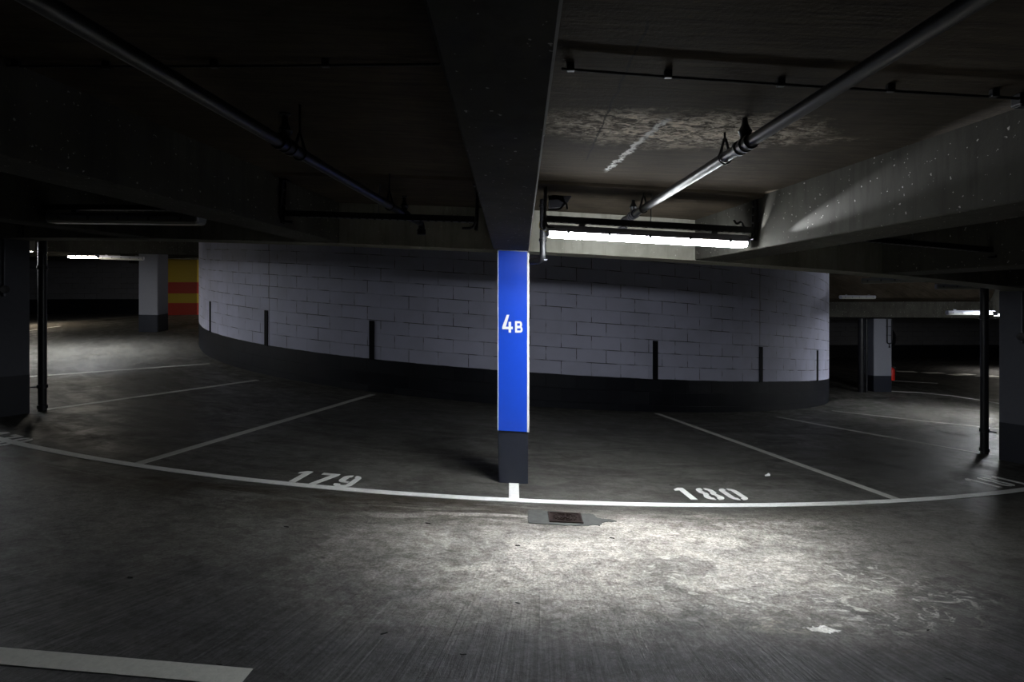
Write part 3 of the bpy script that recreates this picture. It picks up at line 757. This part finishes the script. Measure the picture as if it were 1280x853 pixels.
# ---------------------------------------------------------------- sprinkler pipes with hangers and valves
def sprinkler(a, b, r, hangers, valves, label, tail):
    t = thing('sprinkler_pipe', label, 'pipe', a, group='sprinkler pipes under the ceiling')
    A = Vector(a); B = Vector(b)
    d = (B-A).normalized(); pts = [A-A, B-A]
    pts = bend([A-A, B-A]+[Vector(q_)-A for q_ in tail], .07, 6)
    obj('pipe', tube(bmesh.new(), pts, r, 20), M['pipe'], t, True)
    if tail:
        e = Vector(tail[-1])-A; bm = bmesh.new(); lathe(bm, [(r+.002, -.02), (r+.012, -.016), (r+.012, .03), (r+.002, .034)], cent=e); obj('end_collar', bm, M['pipe'], t, True)
    for k in hangers:
        c = (B-A)*k; ztop = (G(*(A+c)[:2])+H_CEIL)-(A+c).z
        h = obj('hanger', tube(bmesh.new(), [c+Vector((0, 0, r+.06)), c+Vector((0, 0, ztop))], .006, 8), M['pipe'], t, True)
        bm = bmesh.new()
        rt = Vector((d.y, -d.x, 0)).normalized(); loop = []
        for i in range(25):
            an = PI/2+2*PI*i/24; rr_ = (r+.006)
            loop.append(c+rt*rr_*math.cos(an)+Vector((0, 0, rr_*math.sin(an)+(.05 if math.sin(an) > .95 else 0))))
        tube(bm, loop, .005, 6, False)
        for s_ in (-1, 1): tube(bm, [c+rt*s_*(r+.004)*.8+Vector((0, 0, r*.6)), c+rt*s_*.004+Vector((0, 0, r+.07))], .007, 6)
        obj('clevis', bm, M['pipe'], h, True)
    for k in valves:
        c = (B-A)*k; v = bmesh.new()
        rt = Vector((d.y, -d.x, 0)).normalized()
        for kk in (-.055, .0, .055):
            tube(v, [c+d*(kk-.010), c+d*(kk+.010)], r+.010, 20)
        tube(v, [c+d*-.055, c+d*.055], r+.004, 20)
        lathe(v, [(r*.8, r*.5), (r*.85, r+.018), (.030, r+.030), (.034, r+.036), (.026, r+.05), (.016, r+.07), (.012, r+.105), (.026, r+.112), (.027, r+.118), (.008, r+.122)], cent=c, seg=16)
        obj('sprinkler_head', v, M['pipe'], t, True)
    return t
hp = H_CEIL-.20
def pipe_pt(px, Y, h): X = (px-640)/F*Y; return Vector((X, Y, G(X, Y)+h))
def line_at(px, py, Y): return at(px, py, Y)
# right pipe: passes (1220,0) and (790,268)
ZA, ZB = 1.48, 4.62
Ra = at(1207, 8, ZA); Rb = at(793, 268, ZB)
dd = (Rb-Ra)
Ra2 = Ra-dd*.25; Rb2 = Rb+dd*.03
sprinkler(Ra2, Rb2, .028, [.555, .913], [.500, .985], 'dark sprinkler pipe running towards the lit tube light', [Rb2+Vector((-.04, .16, -.01)), Rb2+Vector((-.04, .17, -.1))])
La = at(60, 8, 1.42); Lb = at(521, 277, 4.95); dd = Lb-La
sprinkler(La-dd*.28, Lb, .028, [.517, .83], [.485, .915], 'dim sprinkler pipe across the dark ceiling left of the blue pillar', [Lb+Vector((.03, .07, -.002)), Lb+Vector((.03, .075, -.09))])

# drop pipe with elbow beside the blue pillar, under the left end of the lamp
YD = 4.78
t = thing('drop_pipe', 'short dark drop pipe with elbow right of the blue pillar top', 'pipe', at(678.5, 250, YD))
o0 = at(678.5, 250, YD)
bm = bmesh.new(); tube(bm, bend([Vector((0, 0, 0)), at(678.5, 326, YD)-o0, at(664, 327, YD+.12)-o0], .05, 8), .027, 18); obj('pipe', bm, M['pipe'], t, True)
for py in (258, 300): 
    bm = bmesh.new(); c = at(678.5, py, YD)-o0; lathe(bm, [(.028, -.012), (.034, -.01), (.034, .01), (.028, .012)], cent=c); obj('collar', bm, M['pipe'], t, True)
bm = bmesh.new(); c = at(683.5, 325, YD-.02)-o0; lathe(bm, [(.004, -.03), (.010, -.028), (.010, .0), (.004, .002)], cent=c, axis='X', seg=12); obj('plug', bm, M['zinc'], t, True)
# yellowish wire loop at the lamp's left end
YW = 4.30
bm = bmesh.new(); tube(bm, bend([at(675, 277, YW), at(673, 284, YW), at(681, 290, YW), at(690, 289, YW)], .03, 6), .0035, 6)
tag(obj('wire_loop', bm, M['yellowwire'], None, True), 'thin yellowish wire looping onto the left end of the lit tube light', 'wire')
# angled duct arm above the lamp's left end
YE = 4.60
bm = bmesh.new()
prof = [(686, 241), (714, 240), (716, 243), (708, 256), (702, 259), (686, 260), (686, 250), (700, 249), (703, 243), (686, 244)]
f0 = [at(px, py, YE) for px, py in prof]
v0 = [bm.verts.new(p) for p in f0]; v1 = [bm.verts.new(p+Vector((.0, .05, 0))) for p in f0]
bm.faces.new(v0); bm.faces.new(v1[::-1])
for i in range(len(v0)): bm.faces.new((v0[i], v0[(i+1) % len(v0)], v1[(i+1) % len(v0)], v1[i]))
bmesh.ops.triangulate(bm, faces=[f for f in bm.faces if len(f.verts) > 4]); bmesh.ops.recalc_face_normals(bm, faces=bm.faces)
tag(obj('bracket_arm', bm, M['black']), 'dark angled bracket arm above the left end of the lit tube light', 'bracket')
# loose cable tails standing above the tray
for (pts, lab) in (([(686, 262), (700, 262), (708, 252), (709, 262)], 'loose cable tail sticking up at the left end of the tray'), ([(917, 275), (921, 281), (926, 276), (930, 284)], 'loose cable tail sticking up at the right end of the tray')):
    bm = bmesh.new(); tube(bm, bend([at(px, py, 4.38) for px, py in pts], .03, 5), .008, 8)
    tag(obj('cable_tail', bm, M['black'], None, True), lab, 'cable')

# ---------------------------------------------------------------- thin conduit clipped across the ceiling
def ceiling_conduit(pts_px, label, r=.006, clips=()):
    pts = [floor_at(px, py, H_CEIL-.025) for px, py in pts_px]
    t = thing('ceiling_conduit', label, 'conduit', pts[0], group='thin conduits clipped across the ceiling')
    o = pts[0]; fine_pts = []
    for a, b in zip(pts, pts[1:]):
        for i in range(12):
            p = a+(b-a)*i/12; fine_pts.append(Vector((p.x, p.y, G(p.x, p.y)+H_CEIL-.025))-o)
    fine_pts.append(pts[-1]-o)
    obj('conduit', tube(bmesh.new(), fine_pts, r, 8), M['black'], t, True)
    for px, py in clips:
        c = floor_at(px, py, H_CEIL-.025)-o; bm = bmesh.new(); box(bm, c+Vector((0, 0, .009)), (.030, .022, .032), bev=.003); obj('clip', bm, M['black'], t)
    return t
ceiling_conduit([(702, 86), (835, 96), (1000, 107), (1275, 123)], 'thin black conduit on the ceiling right of the middle beam', clips=[(713, 87), (835, 95.5), (976, 106), (1113, 113), (1243, 119)])
ceiling_conduit([(-5, 82), (20, 83), (280, 83), (550, 80.5)], 'thin black conduit on the ceiling left of the middle beam', clips=[(20, 82.5), (133, 84), (268, 83), (407, 82)])
for px, py, lab in ((1277, 125, 'small black box where the right ceiling conduit meets the beam'), (6, 88, 'small black box where the left ceiling conduit meets the beam')):
    c = floor_at(px, py, H_CEIL-.025); bm = bmesh.new(); box(bm, (0, 0, 0), (.05, .05, .05), bev=.006); box(bm, (0, 0, -.027), (.036, .036, .006), bev=.002)
    o = obj('conduit_box', bm, M['black']); o.location = c; tag(o, lab, 'junction box')

# ---------------------------------------------------------------- far lamps
def free_batten(c, rotz, L, mat, label, watts=0.0, col=(.93, .97, 1)):
    m = Matrix.Translation(c) @ Matrix.Rotation(rotz, 4, 'Z')
    t = batten(0, 0, L, 0, mat, label, m=m)
    if watts: add_downlight(t, L, watts, 105, col)
    return t
def far_lamp(px, py, Y, rotz, L, mat, label): return free_batten(at(px, py, Y), rotz, L, mat, label)
t = far_lamp(104, 320.5, 12.6, math.radians(6), .62, M['tube_far'], 'small lit tube light far off at the left'); add_downlight(t, .62, 65, 115, (.93, .96, 1))
def deck_lamp(x, y, rotz, mat, label, h=2.27, watts=30, col=(.93, .97, 1)): return free_batten(Vector((x, y, G(x, y)+h)), rotz, 1.5, mat, label, watts, col)
deck_lamp(-9.8, 23.7, .3, M['tube_far'], 'lit tube light hidden behind the drum near the striped wall', watts=110, col=(1, .9, .75))
deck_lamp(-10.7, 9.6, .9, M['tube_bright'], 'lit tube light behind the left edge pillar', watts=20)
t = far_lamp(1284, 392.5, 11.4, math.radians(8), 1.5, M['tube_bright'], 'lit tube light whose end peeks out left of the right edge pillar'); add_downlight(t, 1.5, 70, 140, (.95, .97, 1))
deck_lamp(-14.8, 17.0, -.6, M['tube_far'], 'lit tube light beyond the left pillar, outside the frame', watts=45, col=(1, .85, .65))
deck_lamp(20.3, 22.3, .5, M['tube_far'], 'unseen lit tube light added far behind the right edge pillar', watts=90, col=(1, .95, .85))  # added out of view to brighten the far right wall
far_lamp(1213, 391.5, 11.8, math.radians(-4), .95, M['tube_off'], 'unlit tube light in line with the lit one at the far right')
far_lamp(1120, 350.5, 9.3, math.radians(-50), 1.0, M['tube_off'], 'unlit tube light seen at an angle right of the drum')
far_lamp(1212, 358.5, 8.9, math.radians(-20), .9, M['tube_off'], 'unlit tube light beside the top of the right drainpipe')
far_lamp(1072, 372, 14.5, math.radians(15), 1.1, M['tube_off'], 'dim unlit tube light above the distant right pillar')
far_lamp(152, 323, 13.2, math.radians(20), .9, M['tube_off'], 'unlit tube light just right of the small lit one at far left')

# ---------------------------------------------------------------- fire gear on the distant right pillar
PX, PYF, SWD = FRP[0], fb.y, .53
gz = G(PX, PYF); side = PX+SWD/2
t = thing('hose_reel', 'round dark fire hose reel with red hub on the distant right pillar', 'hose reel', (side+.04, PYF+.36, gz+1.62))
obj('wall_bracket', box(bmesh.new(), (-.02, 0, 0), (.04, .14, .34), bev=.006), M['black'], t)
bm = bmesh.new(); lathe(bm, [(.05, .0), (.30, .004), (.30, .018), (.11, .022), (.11, .118), (.30, .122), (.30, .136), (.05, .14)], axis='X', seg=36); obj('drum', bm, M['black'], t, True)
bm = bmesh.new(); tube(bm, [(.035+.07*((i/18) % 1), (.15+.020*int(i/54))*math.cos(2*PI*i/18), (.15+.020*int(i/54))*math.sin(2*PI*i/18)) for i in range(200)], .012, 6); obj('hose', bm, M['rubber'], t, True)
bm = bmesh.new(); lathe(bm, [(.02, .136), (.10, .138), (.10, .152), (.05, .162), (.02, .164)], axis='X', seg=24); obj('hub', bm, M['red'], t, True)['label'] = 'red hub disc'
bm = bmesh.new(); lathe(bm, [(.012, -.42), (.022, -.41), (.022, -.36), (.014, -.33), (.014, -.26)], cent=(.13, -.05, 0), seg=12); obj('nozzle', bm, M['brass'], t, True)['label'] = 'brass nozzle'
t = thing('feed_pipe', 'looped dark feed pipe on the front of the distant right pillar', 'pipe', (side-.12, PYF-.03, gz+1.85))
obj('pipe', tube(bmesh.new(), bend([(-.04, 0, .36), (-.04, 0, -.37), (.10, 0, -.37), (.10, 0, .36)], .05), .018, 10), M['black'], t, True)
for z in (-.12, .14):
    obj('clamp', box(bmesh.new(), (.03, .012, z), (.20, .012, .03), bev=.002), M['zinc'], t)
bm = bmesh.new(); lathe(bm, [(.01, -.50), (.03, -.49), (.03, -.47), (.012, -.46), (.012, -.38)], cent=(.03, 0, 0), seg=14); obj('valve_wheel', bm, M['black'], t, True)
t = thing('fire_extinguisher', 'small red fire extinguisher hung low on the distant right pillar', 'extinguisher', (side+.085, PYF+.12, gz+.33))
bm = bmesh.new(); lathe(bm, [(.05, 0), (.072, .01), (.075, .04), (.075, .31), (.062, .36), (.028, .39), (.022, .41)]); obj('cylinder_body', bm, M['red'], t, True)
bm = bmesh.new(); box(bm, (0, 0, .425), (.03, .03, .03), bev=.004); box(bm, (.02, -.0, .452), (.09, .018, .01), bev=.002); box(bm, (.02, 0, .43), (.07, .014, .008), bev=.002); obj('valve', bm, M['black'], t)
obj('hose', tube(bmesh.new(), bend([(0, -.02, .425), (.05, -.07, .41), (.085, -.06, .25), (.08, -.03, .10)], .05), .009, 8), M['black'], t, True)
obj('wall_bracket', box(bmesh.new(), (-.08, 0, .24), (.012, .06, .10)), M['black'], t)
for px, rad, lab in ((1076.5, .085, 'thick dark riser pipe just left of the distant right pillar'), (1083, .035, 'thin dark riser pipe touching the distant right pillar')):
    a = floor_at(px, 490.5); t = thing('riser_pipe', lab, 'pipe', a)
    obj('pipe', tube(bmesh.new(), [(0, 0, 0), (0, 0, H_BEAM+.0)], rad, 16), M['pipe'], t, True)
    for z in (.2, 1.3): obj('collar', lathe(bmesh.new(), [(rad, z), (rad+.012, z+.003), (rad+.012, z+.05), (rad, z+.053)]), M['pipe'], t, True)
